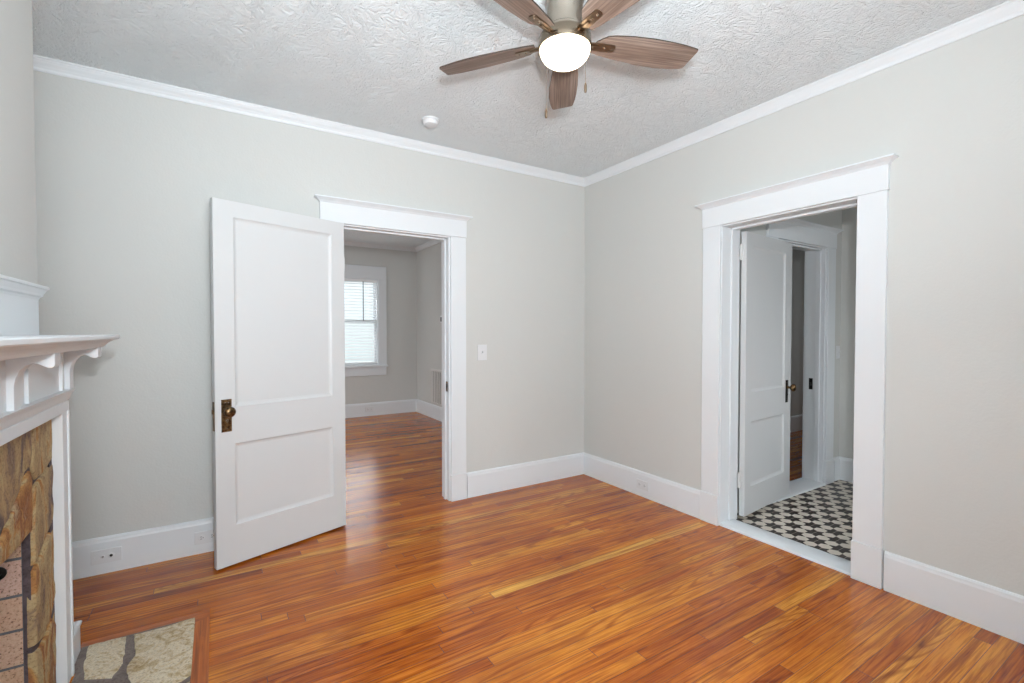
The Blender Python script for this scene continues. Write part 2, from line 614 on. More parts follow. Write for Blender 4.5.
def baseboard(name, origin, u, n, u0, u1, label, h=0.192):
    mb = MB(frame(origin, u, n))
    mb.prism(base_prof(h=h), u0, u1, 'x')
    o = mb.build(name, M_trim)
    struct(o, label, 'baseboard')
    return o


baseboard('baseboard_back_left', (0, 0, 0), (1, 0, 0), (0, -1, 0), XL, -2.245, 'white baseboard left of the open door, under the greige wall')
baseboard('baseboard_back_right', (0, 0, 0), (1, 0, 0), (0, -1, 0), -1.182, 0, 'short white baseboard between the left doorway and the room corner')
baseboard('baseboard_right_far', (0, 0, 0), (0, -1, 0), (-1, 0, 0), 0, 1.222, 'white baseboard between the room corner and the bathroom doorway')
baseboard('baseboard_right_near', (0, 0, 0), (0, -1, 0), (-1, 0, 0), 2.275, -YF, 'white baseboard at the lower right, nearer than the bathroom doorway')
baseboard('baseboard_bedroom_far', (0, YR2, 0), (1, 0, 0), (0, -1, 0), -4.0, XR2, 'white baseboard under the window of the next room', 0.2)
baseboard('baseboard_bedroom_right', (XR2, 0, 0), (0, -1, 0), (-1, 0, 0), -YR2, -TA, 'white baseboard under the vent in the next room', 0.2)
baseboard('baseboard_bathroom_far', (XB, 0, 0), (0, -1, 0), (-1, 0, 0), -YB, 3.2, 'grey-white baseboard on the far bathroom wall', 0.2)
baseboard('baseboard_bathroom_back', (0, YB, 0), (1, 0, 0), (0, -1, 0), 1.66, XB, 'short grey-white baseboard right of the inner doorway', 0.2)
baseboard('baseboard_hall', (0, -0.04, 0), (1, 0, 0), (0, -1, 0), TB, 5.2, 'shadowed baseboard of the hall past the bathroom', 0.2)


def crown(name, segs, prof, label):
    """segs: list of rings per profile point."""
    mb = MB()
    mb.loft(segs, caps=False, close=False)
    o = mb.build(name, M_trim)
    struct(o, label, 'crown molding')
    return o


cp = [(0.0, -0.078), (0.010, -0.078), (0.014, -0.070), (0.016, -0.058), (0.026, -0.044), (0.040, -0.030),
      (0.046, -0.022), (0.050, -0.018), (0.054, -0.010), (0.062, -0.008), (0.064, 0.0)]
cp = [(d * 0.66, z * 0.78) for d, z in cp]
crown('trim_1', [[(XL, -d, CZ + z), (-d, -d, CZ + z), (-d, YF, CZ + z)] for d, z in cp], cp,
      'white crown molding around the top of the main room walls')
cp2 = [(d * 1.2, z * 0.95) for d, z in cp]
crown('trim_2', [[(-4.0, YR2 - d, CZ - 0.022 + z), (XR2 - d, YR2 - d, CZ - 0.022 + z), (XR2 - d, TA, CZ - 0.022 + z)] for d, z in cp2], cp2,
      'white crown molding seen at the top of the next room')


# ------------------------------------------------------------------ door casings
def doorway(name, M, u0, u1, H, depth, label, cw=0.125, ct=0.02, stop=(0.045, 0.085), plinth=0.2, head=0.128, far_side=True,
            cap_over=0.034, lj=0.02, head_over=0.004, rv=0.012):
    """M frame: u along the wall, v out toward the viewer's room, opening rough u0..u1, height H."""
    root = empty(name, M @ Vector(((u0 + u1) / 2, 0, 0)))
    struct(root, label, 'door frame')

    def put(nm, fn, bev=0.0025):
        mb = MB(M); fn(mb)
        return mb.build(nm, M_trim, root, bevel=bev)
    i0, i1, ih = u0 + lj - rv, u1 - lj + rv, H - lj + 0.008
    for s, a in ((-1, i0), (1, i1)):
        e = a + s * cw
        x0, x1 = min(a, e), max(a, e)

        def casing(mb):
            mb.box(x0, x1, 0, ct, plinth, ih)
            xb = x0 if s > 0 else x1   # thin inner bead
            mb.box(x0 + 0.0, x1, 0, ct, plinth, ih)
        mbc = MB(M)
        mbc.box(x0, x1, 0, ct, plinth, ih)
        mbc.build('casing', M_trim, root, bevel=0.003)
        mbp = MB(M)
        mbp.box(x0 - 0.003, x1 + 0.003, 0, ct + 0.007, 0, plinth)
        mbp.build('plinth_block', M_trim, root, bevel=0.004)
        # jamb
        ja, jb = (u0, u0 + lj) if s < 0 else (u1 - lj, u1)
        mbj = MB(M)
        mbj.box(ja, jb, -depth - 0.001, 0.001, 0, H - lj)
        mbj.build('jamb', M_trim, root, bevel=0.0015)
        sa, sb = (u0 + lj, u0 + lj + 0.012) if s < 0 else (u1 - lj - 0.012, u1 - lj)
        mbs = MB(M)
        mbs.box(sa, sb, -stop[1], -stop[0], 0.0, H - lj)
        mbs.build('door_stop', M_trim, root, bevel=0.002)
        if far_side:
            mbf = MB(M)
            mbf.box(x0, x1, -depth - ct, -depth, 0, ih)
            mbf.build('casing', M_trim, root, bevel=0.003)
    mbj = MB(M)
    mbj.box(u0, u1, -depth - 0.001, 0.001, H - lj, H)
    mbj.build('head_jamb', M_trim, root, bevel=0.0015)
    mbs = MB(M)
    mbs.box(u0 + lj, u1 - lj, -stop[1], -stop[0], H - lj - 0.012, H - lj)
    mbs.build('door_stop', M_trim, root, bevel=0.002)
    h0, h1 = i0 - cw - head_over, i1 + cw + head_over
    mbh = MB(M)
    mbh.box(h0, h1, 0, ct + 0.004, ih, ih + head)
    mbh.build('head_casing', M_trim, root, bevel=0.002)
    if far_side:
        mbh = MB(M)
        mbh.box(h0, h1, -depth - ct - 0.004, -depth, ih, ih + head)
        mbh.build('head_casing', M_trim, root, bevel=0.002)
    mbk = MB(M)
    rings = []
    for z, ov in ((-0.004, 0.0), (0.0, 0.004), (0.008, 0.010), (0.016, 0.022), (0.020, 0.026), (0.022, cap_over), (0.030, cap_over)):
        zz = ih + head + z
        v = ct + 0.004 + ov
        rings.append([(h0 - ov, 0, zz), (h1 + ov, 0, zz), (h1 + ov, v, zz), (h0 - ov, v, zz)])
    mbk.loft(rings)
    mbk.build('cap_molding', M_trim, root)
    return root


FA = frame((0, 0, 0), (1, 0, 0), (0, -1, 0))
doorway('trim_3', FA, A0, A1, AH, TA, 'white casing and frame around the left doorway, behind the open door',
        cw=0.125, stop=(0.045, 0.075))
FB = frame((0, 0, 0), (0, -1, 0), (-1, 0, 0))
dwB = doorway('trim_4', FB, -B0 - 0.0, -B1, BH, TB, 'white casing and frame around the bathroom doorway in the right wall',
              cw=0.129, stop=(0.09, 0.13), lj=0.018, rv=0.004)
FD = frame((0, YB, 0), (1, 0, 0), (0, -1, 0))
doorway('trim_5', FD, D0, D1, DH, 0.15, 'grey-white casing of the inner doorway seen inside the bathroom', cw=0.13, stop=(0.03, 0.06))

# thresholds
mb = MB(); mb.prism([(-0.004, 0), (0.0, 0.012), (0.03, 0.022), (0.13, 0.022), (0.16, 0.004), (0.16, 0)], B1 + 0.018, B0 - 0.018, 'y')
struct(mb.build('trim_6', M_trim, bevel=0.002), 'white painted threshold strip in the bathroom doorway', 'threshold')
mb = MB(); mb.prism([(YB - 0.03, 0), (YB - 0.025, 0.012), (YB - 0.01, 0.018), (YB + 0.16, 0.018), (YB + 0.165, 0)], D0 + 0.02, D1 - 0.02, 'x')
struct(mb.build('trim_7', M_trim, bevel=0.002), 'white threshold under the inner bathroom doorway', 'threshold')


# ------------------------------------------------------------------ door leaves
def leaf_mesh(w, z0, z1, th, panels, M):
    """local: u 0..w, v 0 (front) .. -th, z; panels (u0,u1,z0,z1) recessed on both faces."""
    mb = MB(M)
    us = sorted({0, w} | {p[0] for p in panels} | {p[1] for p in panels})
    zs = sorted({z0, z1} | {p[2] for p in panels} | {p[3] for p in panels})
    for sgn, v in ((1, 0.0), (-1, -th)):
        for a, b in zip(us[:-1], us[1:]):
            for c, d in zip(zs[:-1], zs[1:]):
                hit = any(p[0] <= a and b <= p[1] and p[2] <= c and d <= p[3] for p in panels)
                if not hit:
                    mb.add([(a, v, c), (b, v, c), (b, v, d), (a, v, d)], [(0, 1, 2, 3) if sgn < 0 else (3, 2, 1, 0)])
        for (a, b, c, d) in panels:
            prof = [(0, 0), (0.002, -0.0015), (0.006, -0.005), (0.012, -0.0085), (0.018, -0.010), (0.020, -0.011)]
            rings = [[(a + i, v + sgn * q, c + i), (b - i, v + sgn * q, c + i), (b - i, v + sgn * q, d - i), (a + i, v + sgn * q, d - i)]
                     for i, q in prof]
            n = 4
            for k in range(len(rings) - 1):
                for i in range(n):
                    j = (i + 1) % n
                    quad = [rings[k][i], rings[k][j], rings[k + 1][j], rings[k + 1][i]]
                    mb.add(quad, [(0, 1, 2, 3)])
            mb.add(rings[-1], [(0, 1, 2, 3)])
    mb.add([(0, 0, z0), (0, -th, z0), (0, -th, z1), (0, 0, z1)], [(0, 1, 2, 3)])
    mb.add([(w, 0, z0), (w, -th, z0), (w, -th, z1), (w, 0, z1)], [(0, 1, 2, 3)])
    mb.add([(0, 0, z0), (w, 0, z0), (w, -th, z0), (0, -th, z0)], [(0, 1, 2, 3)])
    mb.add([(0, 0, z1), (w, 0, z1), (w, -th, z1), (0, -th, z1)], [(0, 1, 2, 3)])
    return mb


def weld(o):
    import bmesh
    bm = bmesh.new(); bm.from_mesh(o.data)
    bmesh.ops.remove_doubles(bm, verts=bm.verts, dist=0.0002)
    bmesh.ops.recalc_face_normals(bm, faces=bm.faces)
    bm.to_mesh(o.data); bm.free()
    return o


def leaf(name, M, w, z0, z1, panels, label, plate_mat, knob_mat, pz, ku, pw=0.05, th=0.036, long_plate=False):
    mb = leaf_mesh(w, z0, z1, th, panels, M)
    base = M @ Vector((0, 0, 0))
    o = weld(mb.build(name, M_door, loc=tuple(base), fix=False))
    struct(o, label, 'door')
    for side in (1, -1):
        T = M if side > 0 else M @ Matrix.Translation((0, -th, 0)) @ Matrix.Diagonal((1, -1, 1, 1))
        pb = MB(T)
        pb.box(ku - pw / 2, ku + pw / 2, 0.0, 0.004, pz[0], pz[1])
        pb.box(ku - pw / 2 + 0.004, ku + pw / 2 - 0.004, 0.0, 0.006, pz[0] + 0.005, pz[1] - 0.005)
        pl = pb.build('knob_plate', plate_mat, o, bevel=0.0012)
        zk = pz[1] - 0.064 if not long_plate else pz[1] - 0.055
        for zz, du in ((pz[1] - 0.018, -0.008), (pz[1] - 0.018, 0.008), (pz[0] + 0.016, 0.0)):
            sb = MB(T)
            R_ = Matrix.Translation((ku + du, 0.006, zz)) @ Matrix.Rotation(-H90, 4, 'X')
            sb.lathe([(0.0035, 0), (0.0035, 0.001), (0.002, 0.002), (0.0001, 0.0024)], 12, M=R_)
            sb.build('plate_screw', M_nickel, pl, smooth=True)
        kb = MB(T)
        R_ = Matrix.Translation((ku, 0.006, zk)) @ Matrix.Rotation(-H90, 4, 'X')
        kb.lathe([(0.014, 0), (0.015, 0.003), (0.010, 0.006), (0.0085, 0.018), (0.010, 0.022), (0.020, 0.027), (0.0265, 0.034),
                  (0.0285, 0.042), (0.0265, 0.050), (0.019, 0.056), (0.008, 0.059), (0.0002, 0.0595)], 28, M=R_)
        kb.build('knob', knob_mat, o, smooth=True)
        hb = MB(T)
        R_ = Matrix.Translation((ku, 0.006, pz[0] + 0.062)) @ Matrix.Rotation(-H90, 4, 'X')
        hb.lathe([(0.008, 0), (0.008, 0.002), (0.006, 0.004), (0.004, 0.004), (0.003, 0.001), (0.0002, 0.0008)], 16, M=R_)
        hb.box(ku - 0.0015, ku + 0.0015, 0.006, 0.0085, pz[0] + 0.048, pz[0] + 0.06)
        hb.build('keyhole', M_nickel if not long_plate else M_blackmetal, o, smooth=True)
    eb = MB(M)
    eb.box(w - 0.001, w + 0.0025, -th / 2 - 0.011, -th / 2 + 0.011, pz[0] + 0.01, pz[1] - 0.01)
    eb.box(w, w + 0.008, -th / 2 - 0.006, -th / 2 + 0.006, pz[1] - 0.075, pz[1] - 0.052)
    eb.build('latch', plate_mat, o, bevel=0.001)
    return o


dA = Vector((-0.725, -0.253, 0)).normalized()
nA = Vector((dA.y, -dA.x, 0))      # toward the camera
nA = Vector((0.329, -0.944, 0)).normalized()
MA = frame((-2.099, -0.07, 0), dA, nA)
d1 = leaf('door_1', MA, 0.763, 0.012, 1.985,
          [(0.088, 0.664, 0.872, 1.900), (0.086, 0.668, 0.226, 0.672)],
          'open white two-panel door with brass knob, swung against the left wall', M_brass, M_brass, (0.742, 0.918), 0.708, 0.051)
hb = MB(MA)
for z in (0.28, 1.72):
    hb.tube([(-0.008, -0.030, z - 0.045), (-0.008, -0.030, z + 0.045)], 0.006, 10)
    hb.box(-0.006, 0.0, -0.034, -0.004, z - 0.045, z + 0.045)
hb.build('hinge', M_hinge, d1)
dB = Vector((0.731, 0.078, 0)).normalized()
nB = Vector((0.078, -0.731, 0)).normalized()
MBf = frame((0.214, -1.400, 0), dB, nB)
d2 = leaf('door_2', MBf, 0.722, 0.026, 1.955,
          [(0.085, 0.612, 0.865, 1.868), (0.085, 0.612, 0.216, 0.665)],
          'white two-panel door standing open inside the bathroom', M_blackmetal, M_brass, (0.745, 0.915), 0.648, 0.036, long_plate=True)
for zc in (1.815, 0.272):
    hb = MB()
    hb.tube([(0.194, -1.372, zc - 0.05), (0.194, -1.372, zc + 0.05)], 0.007, 10)
    for k in range(-2, 3):
        hb.tube([(0.194, -1.372, zc + k * 0.022 - 0.009), (0.194, -1.372, zc + k * 0.022 + 0.009)], 0.0085, 10)
    hb.box(0.194, 0.214, -1.376, -1.370, zc - 0.045, zc + 0.045)
    hb.box(0.182, 0.194, -1.376, -1.370, zc - 0.045, zc + 0.045)
    hb.build('hinge', M_hinge, d2)

# strike plates
mb = MB(); mb.box(-1.3375, -1.3345, 0.010, 0.034, 0.83, 0.905); mb.box(-1.339, -1.337, 0.016, 0.028, 0.85, 0.885, 1)
o = mb.build('strike_plate', [M_brass, M_slot], bevel=0.0006)
tag(o, 'brass strike plate on the right jamb of the left doorway', 'strike plate')
mb = MB(); mb.box(1.4875, 1.4905, YB + 0.085, YB + 0.115, 0.79, 0.885); mb.box(1.486, 1.488, YB + 0.093, YB + 0.107, 0.82, 0.85, 1)
o = mb.build('strike_plate', [M_blackmetal, M_slot], bevel=0.0006)
tag(o, 'black strike plate on the jamb inside the bathroom', 'strike plate')


# ------------------------------------------------------------------ ceiling fan
HX, HY = -1.629, -1.772
fan = empty('ceiling_fan', (HX, HY, CZ))
tag(fan, 'five-blade wood and nickel ceiling fan with a lit white globe', 'ceiling fan')
FT = Matrix.Translation((HX, HY, 0))
mb = MB(FT); mb.lathe([(0.075, CZ), (0.078, CZ - 0.004), (0.076, CZ - 0.05), (0.070, CZ - 0.06), (0.070, 2.475), (0.084, 2.463), (0.086, 2.452), (0.080, 2.446), (0.0001, 2.446)], 48)
mb.build('motor_housing', M_nickel, fan, smooth=True)
mb = MB(FT); mb.lathe([(0.0001, 2.450), (0.088, 2.450), (0.098, 2.446), (0.1025, 2.438), (0.1045, 2.402), (0.102, 2.396), (0.096, 2.396), (0.0001, 2.399)], 56)
M_ring = mat('brass_tinted_nickel', rgb('#857868'), 0.24, 1.0)
ring = mb.build('light_ring', M_ring, fan, smooth=True)
mb = MB(FT)
prof = [(0.0001, 2.400), (0.0985, 2.400)]
for k in range(1, 15):
    a = H90 * k / 14
    prof.append((0.1005 * math.cos(a) ** 0.66 if k < 14 else 0.0001, 2.400 - 0.066 * math.sin(a) ** 1.02))
mb.lathe(prof, 56)
mb.build('glass_globe', M_globe, fan, smooth=True)

ZB = 2.429
blade_out = [(0.118, 0.036), (0.16, 0.046), (0.24, 0.057), (0.33, 0.067), (0.42, 0.070), (0.49, 0.064), (0.535, 0.056), (0.546, 0.051),
             (0.550, 0.044), (0.562, -0.042), (0.560, -0.050), (0.551, -0.053), (0.50, -0.061), (0.44, -0.066), (0.36, -0.069), (0.27, -0.066),
             (0.20, -0.058), (0.165, -0.050), (0.128, -0.018)]


def blade_mb():
    mb = MB()
    th = 0.0055
    n = len(blade_out)
    top = [(x, y, th / 2) for x, y in blade_out]
    bot = [(x, y, -th / 2) for x, y in blade_out]
    mb.add(top + bot, [tuple(range(n)), tuple(range(2 * n - 1, n - 1, -1))], 0)
    mb.add(top + bot, [(i, i + n, (i + 1) % n + n, (i + 1) % n) for i in range(n)], 1)
    return mb


for k in range(5):
    a = math.radians(52.8 + 72 * k)
    Bt = Matrix.Translation((HX, HY, ZB)) @ Matrix.Rotation(a, 4, 'Z') @ Matrix.Rotation(math.radians(-13), 4, 'X')
    # the blade keeps its own local frame so the grain runs along it
    bm_ = blade_mb()
    me_o = bm_.build('blade', [M_blade, M_bladeedge], None)
    me_o.parent = fan
    me_o.matrix_parent_inverse = Matrix.Identity(4)
    me_o.matrix_local = Matrix.Translation((0, 0, -CZ)) @ Matrix.Translation((0, 0, ZB)) @ Matrix.Rotation(a, 4, 'Z') @ Matrix.Rotation(math.radians(-13), 4, 'X')
    ib = MB()
    ib.prism([(0.150, -0.020), (0.205, -0.017), (0.211, -0.011), (0.211, 0.011), (0.205, 0.017), (0.150, 0.020), (0.085, 0.015), (0.085, -0.015)],
             -0.0085, -0.0030, 'z')
    ib.box(0.07, 0.15, -0.006, 0.006, -0.013, -0.008)
    io = ib.build('blade_arm', M_bronze, None, bevel=0.0015)
    io.parent = me_o
    io.matrix_parent_inverse = Matrix.Identity(4)
    for r_ in (0.165, 0.195):
        sb = MB()
        sb.lathe([(0.0045, -0.0085), (0.0045, -0.010), (0.0025, -0.0115), (0.0001, -0.012)], 10, M=Matrix.Translation((r_, 0, 0)))
        so = sb.build('screw', M_nickel, None, smooth=True)
        so.parent = me_o
        so.matrix_parent_inverse = Matrix.Identity(4)

for (x, y, z0, z1) in ((-1.617, -1.882, 2.185, 2.42), (-1.722, -1.775, 2.105, 2.42)):
    cb = MB()
    cb.tube([(x + (HX - x) * 0.06, y + (HY - y) * 0.06, z1), (x, y, z1 - 0.02), (x, y, z0 + 0.03)], 0.0008, 6)
    ch = cb.build('pull_chain', M_bronze, fan)
    pb = MB(Matrix.Translation((x, y, z0)))
    pb.lathe([(0.0001, -0.002), (0.0045, 0.0), (0.0052, 0.006), (0.0052, 0.024), (0.0035, 0.031), (0.0012, 0.036), (0.0001, 0.037)], 14)
    pb.build('chain_pull', M_bronze, ch, smooth=True)

# ------------------------------------------------------------------ smoke detector
mb = MB(Matrix.Translation((-1.632, -0.402, 0)))
mb.lathe([(0.055, CZ), (0.056, CZ - 0.006), (0.055, CZ - 0.010), (0.050, CZ - 0.011), (0.050, CZ - 0.014), (0.049, CZ - 0.024), (0.043, CZ - 0.034), (0.030, CZ - 0.038), (0.0001, CZ - 0.039)], 36)
sd = mb.build('smoke_detector', M_plate, smooth=True, loc=(-1.632, -0.402, CZ))
tag(sd, 'small round white smoke detector on the ceiling', 'smoke detector')


# ------------------------------------------------------------------ plates on the walls
def outlet(name, M, label, w=0.124, h=0.075, kind='duplex', group=None):
    mb = MB(M)
    mb.box(-w / 2, w / 2, -0.001, 0.0063, -h / 2, h / 2)
    root = mb.build(name, M_plate, bevel=0.0012, loc=tuple(M.translation))
    tag(root, label, 'wall outlet', group)
    if kind == 'duplex':
        for s in (-1, 1):
            fb = MB(M)
            fb.prism([(s * 0.026 + 0.0155 * math.cos(q * math.pi / 8) * (1.0 if abs(math.cos(q * math.pi / 8)) < .9 else .93),
                       0.0165 * math.sin(q * math.pi / 8)) for q in range(16)], 0.004, 0.0078, 'y')
            r = fb.build('receptacle', M_plate, root, bevel=0.0006)
            kb = MB(M)
            for dz in (-0.006, 0.006):
                kb.box(s * 0.026 - 0.006, s * 0.026 + 0.003, 0.0070, 0.0081, dz - 0.0013, dz + 0.0013)
            kb.box(s * 0.026 + 0.006, s * 0.026 + 0.010, 0.0070, 0.0081, -0.002, 0.002)
            kb.build('slot', M_slot, r)
    elif kind == 'data':
        for u, r_ in ((-0.014, 0.0055), (0.02, 0.0085)):
            fb = MB(M)
            Rr = Matrix.Translation((u, 0.006, 0)) @ Matrix.Rotation(-H90, 4, 'X')
            fb.lathe([(r_ * 1.7, 0), (r_ * 1.7, 0.001), (r_, 0.003), (r_, 0.004), (0.0001, 0.004)], 18, M=Rr)
            j = fb.build('jack', M_plate, root, smooth=True)
            gb = MB(M)
            gb.lathe([(r_ * 0.85, 0.0041), (r_ * 0.8, 0.006), (0.0001, 0.0062)], 16, M=Rr)
            gb.build('socket', M_slot if r_ > 0.007 else M_ventdark, j, smooth=True)
        for u in (-0.05, 0.05):
            sb = MB(M)
            Rr = Matrix.Translation((u, 0.006, 0)) @ Matrix.Rotation(-H90, 4, 'X')
            sb.lathe([(0.003, 0), (0.002, 0.001), (0.0001, 0.0013)], 10, M=Rr)
            sb.build('screw', M_plate, root, smooth=True)
    return root


outlet('wall_outlet', frame((-3.315, -0.0195, 0.0945), (1, 0, 0), (0, -1, 0)), 'white cable plate with two round jacks in the baseboard near the mantel', 0.126, 0.072, 'data')
outlet('wall_outlet', frame((-2.868, -0.0195, 0.093), (1, 0, 0), (0, -1, 0)), 'white duplex outlet in the baseboard, half behind the open door edge', 0.118, 0.07)
outlet('wall_outlet', frame((-0.0195, -0.711, 0.094), (0, -1, 0), (-1, 0, 0)), 'white duplex outlet in the baseboard right of the room corner', 0.112, 0.068)
outlet('wall_outlet', frame((-0.847, YR2 - 0.0195, 0.103), (1, 0, 0), (0, -1, 0)), 'small outlet in the baseboard below the far window', 0.12, 0.075)


def switch(name, M, label, w=0.075, h=0.12):
    mb = MB(M)
    mb.box(-w / 2, w / 2, 0, 0.006, -h / 2, h / 2)
    root = mb.build(name, M_plate, bevel=0.0022, loc=tuple(M.translation))
    tag(root, label, 'light switch')
    tb = MB(M)
    tb.box(-0.006, 0.006, 0.005, 0.008, -0.012, 0.012)
    tb.prism([(0.006, -0.004), (0.006, 0.008), (0.020, 0.012), (0.021, 0.006)], -0.004, 0.004, 'x')
    tb.build('toggle', M_plate, root, bevel=0.0008)
    for z in (-0.03, 0.03):
        sb = MB(M)
        sb.lathe([(0.003, 0), (0.002, 0.001), (0.0001, 0.0013)], 10, M=Matrix.Translation((0, 0.006, z)) @ Matrix.Rotation(-H90, 4, 'X'))
        sb.build('screw', M_plate, root, smooth=True)
    return root


switch('light_switch', frame((-1.045, 0, 1.118), (1, 0, 0), (0, -1, 0)), 'white toggle light switch right of the left doorway', 0.082, 0.122)
switch('light_switch', frame((1.722, YB, 1.105), (1, 0, 0), (0, -1, 0)), 'white light switch inside the bathroom beside the inner doorway', 0.06, 0.11)

# ------------------------------------------------------------------ next room: thermostat, vent, window
M_ = frame((XR2, 2.96, 1.456), (0, -1, 0), (-1, 0, 0))
mb = MB(M_); mb.box(-0.045, 0.045, 0, 0.02, -0.05, 0.05)
th_ = mb.build('thermostat', M_plate, bevel=0.006, loc=tuple(M_.translation))
tag(th_, 'small thermostat on the right wall of the next room', 'thermostat')
mb = MB(M_); mb.box(-0.028, 0.028, 0.019, 0.022, -0.03, 0.032)
mb.build('screen', M_slot, th_, bevel=0.001)

M_ = frame((XR2, 3.10, 0.47), (0, -1, 0), (-1, 0, 0))
vent = empty('return_air_vent', M_.translation)
tag(vent, 'large grey slatted return vent low on the next room wall', 'vent')
mb = MB(M_)
vw, vh = 0.28, 0.26
mb.box(-vw, vw, 0, 0.012, vh - 0.03, vh); mb.box(-vw, vw, 0, 0.012, -vh, -vh + 0.03)
mb.box(-vw, -vw + 0.03, 0, 0.012, -vh + 0.03, vh - 0.03); mb.box(vw - 0.03, vw, 0, 0.012, -vh + 0.03, vh - 0.03)
mb.build('vent_frame', M_grille, vent, bevel=0.002)
mb = MB(M_); mb.box(-vw + .03, vw - .03, 0.0005, 0.002, -vh + .03, vh - .03)
mb.build('backing', M_ventdark, vent)
mb = MB(M_)
k = -vw + 0.04
while k < vw - 0.06:
    mb.box(k, k + 0.038, 0.002, 0.009, -vh + 0.03, vh - 0.03)
    k += 0.066
mb.build('slats', M_grille, vent)

# window in the far wall
win = empty('window_1', ((W0 + W1) / 2, YR2, WZ0))
struct(win, 'white trimmed sash window seen through the left doorway', 'window')
FW = frame((0, YR2, 0), (1, 0, 0), (0, -1, 0))
for a, b in ((W0 - 0.115, W0 + 0.005), (W1 - 0.005, W1 + 0.115)):
    mb = MB(FW); mb.box(a, b, 0, 0.02, WZ0, WZ1 - 0.005); mb.build('window_casing', M_trim, win, bevel=0.003)
mb = MB(FW); mb.box(W0 - 0.115, W1 + 0.115, 0, 0.022, WZ1 - 0.005, WZ1 + 0.185); mb.build('head_casing', M_trim, win, bevel=0.003)
mb = MB(FW); mb.box(W0 - 0.135, W1 + 0.13, -0.02, 0.05, WZ0 - 0.028, WZ0); mb.build('sill', M_trim, win, bevel=0.004)
mb = MB(FW); mb.box(W0 - 0.115, W1 + 0.11, 0, 0.02, WZ0 - 0.155, WZ0 - 0.028); mb.build('apron', M_trim, win, bevel=0.003)
mb = MB(FW)
for a, b, c, d in ((W0, W0 + .02, WZ0, WZ1), (W1 - .02, W1, WZ0, WZ1), (W0 + .02, W1 - .02, WZ1 - .02, WZ1), (W0 + .02, W1 - .02, WZ0, WZ0 + .02)):
    mb.box(a, b, -0.15, 0, c, d)
mb.build('window_frame', M_trim, win)
zm = 1.44
for nm_, v, c, d in (('upper', -0.105, zm - 0.015, WZ1 - .02), ('lower', -0.075, WZ0 + .02, zm + 0.02)):
    mb = MB(FW)
    a, b = W0 + .02, W1 - .02
    s = 0.035
    mb.box(a, a + s, v - 0.015, v + 0.013, c, d); mb.box(b - s, b, v - 0.015, v + 0.013, c, d)
    mb.box(a + s, b - s, v - 0.015, v + 0.013, c, c + s); mb.box(a + s, b - s, v - 0.015, v + 0.013, d - s, d)
    sa = mb.build('sash', M_trim, win)
    gb = MB(FW); gb.box(a + s, b - s, v - 0.002, v + 0.002, c + s, d - s)
    gb.build('pane', M_glass, sa)

bl = empty('window_blind', ((W0 + W1) / 2, YR2 + 0.03, WZ1 - 0.02))
tag(bl, 'white horizontal slat blind hanging in the far window', 'blind')
mb = MB(FW); mb.box(W0 + .022, W1 - .022, -0.055, -0.005, WZ1 - 0.06, WZ1 - 0.02); mb.build('headrail', M_blind, bl, bevel=0.002)
z = WZ1 - 0.085
while z > WZ0 + 0.065:
    mb = MB(FW)
    a = math.radians(11)
    cy, sy = math.cos(a) * 0.0225, math.sin(a) * 0.0225
    arc = [(-0.03 - cy, z - sy), (-0.03, z + 0.002), (-0.03 + cy, z + sy), (-0.03 + cy, z + sy - 0.003), (-0.03, z - 0.001), (-0.03 - cy, z - sy - 0.003)]
    mb.prism(arc, W0 + .026, W1 - .026, 'x')
    mb.build('slat', M_blind, bl)
    z -= 0.0455
mb = MB(FW); mb.box(W0 + .026, W1 - .026, -0.045, -0.018, WZ0 + 0.028, WZ0 + 0.045); mb.build('bottom_rail', M_blind, bl, bevel=0.002)
for u in (W0 + 0.16, W1 - 0.10):
    mb = MB(FW)
    mb.box(u - 0.002, u + 0.002, -0.0545, -0.0535, WZ0 + 0.04, WZ1 - 0.05)
    mb.build('ladder_cord', M_blind, bl)
mb = MB(FW); mb.tube([(-0.925, 0.006, WZ1 - 0.05), (-0.925, 0.008, 1.45)], 0.0065, 8); mb.build('tilt_wand', M_cord, bl)

# ------------------------------------------------------------------ fireplace mantel
# The whole fireplace is laid out in its own drawing units (1 unit = 0.936 m).
MF = Matrix.Translation((-0.1799, -0.209, 0.0819)) @ Matrix.Diagonal((0.936, 0.936, 0.936, 1))
Z0 = -0.0875          # floor level in drawing units
YC = -1.37
F = -3.31
man = empty('fireplace_mantel', (-3.278, -1.491, 0))
tag(man, 'white painted wooden mantel with scroll brackets around the stone fireplace', 'mantel')


def sym(y):
    return 2 * YC - y


for s in (1, -1):
    f_ = (lambda y: y) if s > 0 else sym

    def yb(a, b):
        a, b = f_(a), f_(b)
        return min(a, b), max(a, b)
    mb = MB(MF)
    mb.box(-3.3995, F, *yb(-0.832, -0.757), Z0, 0.975)
    mb.box(F - 0.002, F + 0.006, *yb(-0.774, -0.757), Z0, 0.975)
    mb.build('pilaster', M_trim, man, bevel=0.002)
    mb = MB(MF)
    y0, y1 = yb(-0.757, -0.585)
    rings = [[(-3.3995, y0, z), (-3.318 + i, y0, z), (-3.318 + i, y1 + i, z), (-3.3995, y1 + i, z)]
             for z, i in ((Z0, 0), (0.020, 0), (0.026, 0.004), (0.036, 0.006), (0.041, 0.003), (0.046, -0.006))]
    mb.loft(rings)
    mb.build('plinth_block', M_trim, man)
E0, E1 = sym(-0.757), -0.757
mb = MB(MF)
mb.box(-3.3995, F, E0, E1, 0.971, 1.225)
mb.box(F - 0.001, F + 0.004, E0, E1, 0.971, 1.010)
mb.build('frieze', M_trim, man, bevel=0.0015)
mb = MB(MF)
mb.prism([(F - 0.002, 1.014), (F + 0.003, 1.014), (F + 0.006, 1.020), (F + 0.012, 1.038), (F + 0.021, 1.050), (F + 0.024, 1.057), (F - 0.002, 1.057)], E0 - 0.008, E1 + 0.008, 'y')
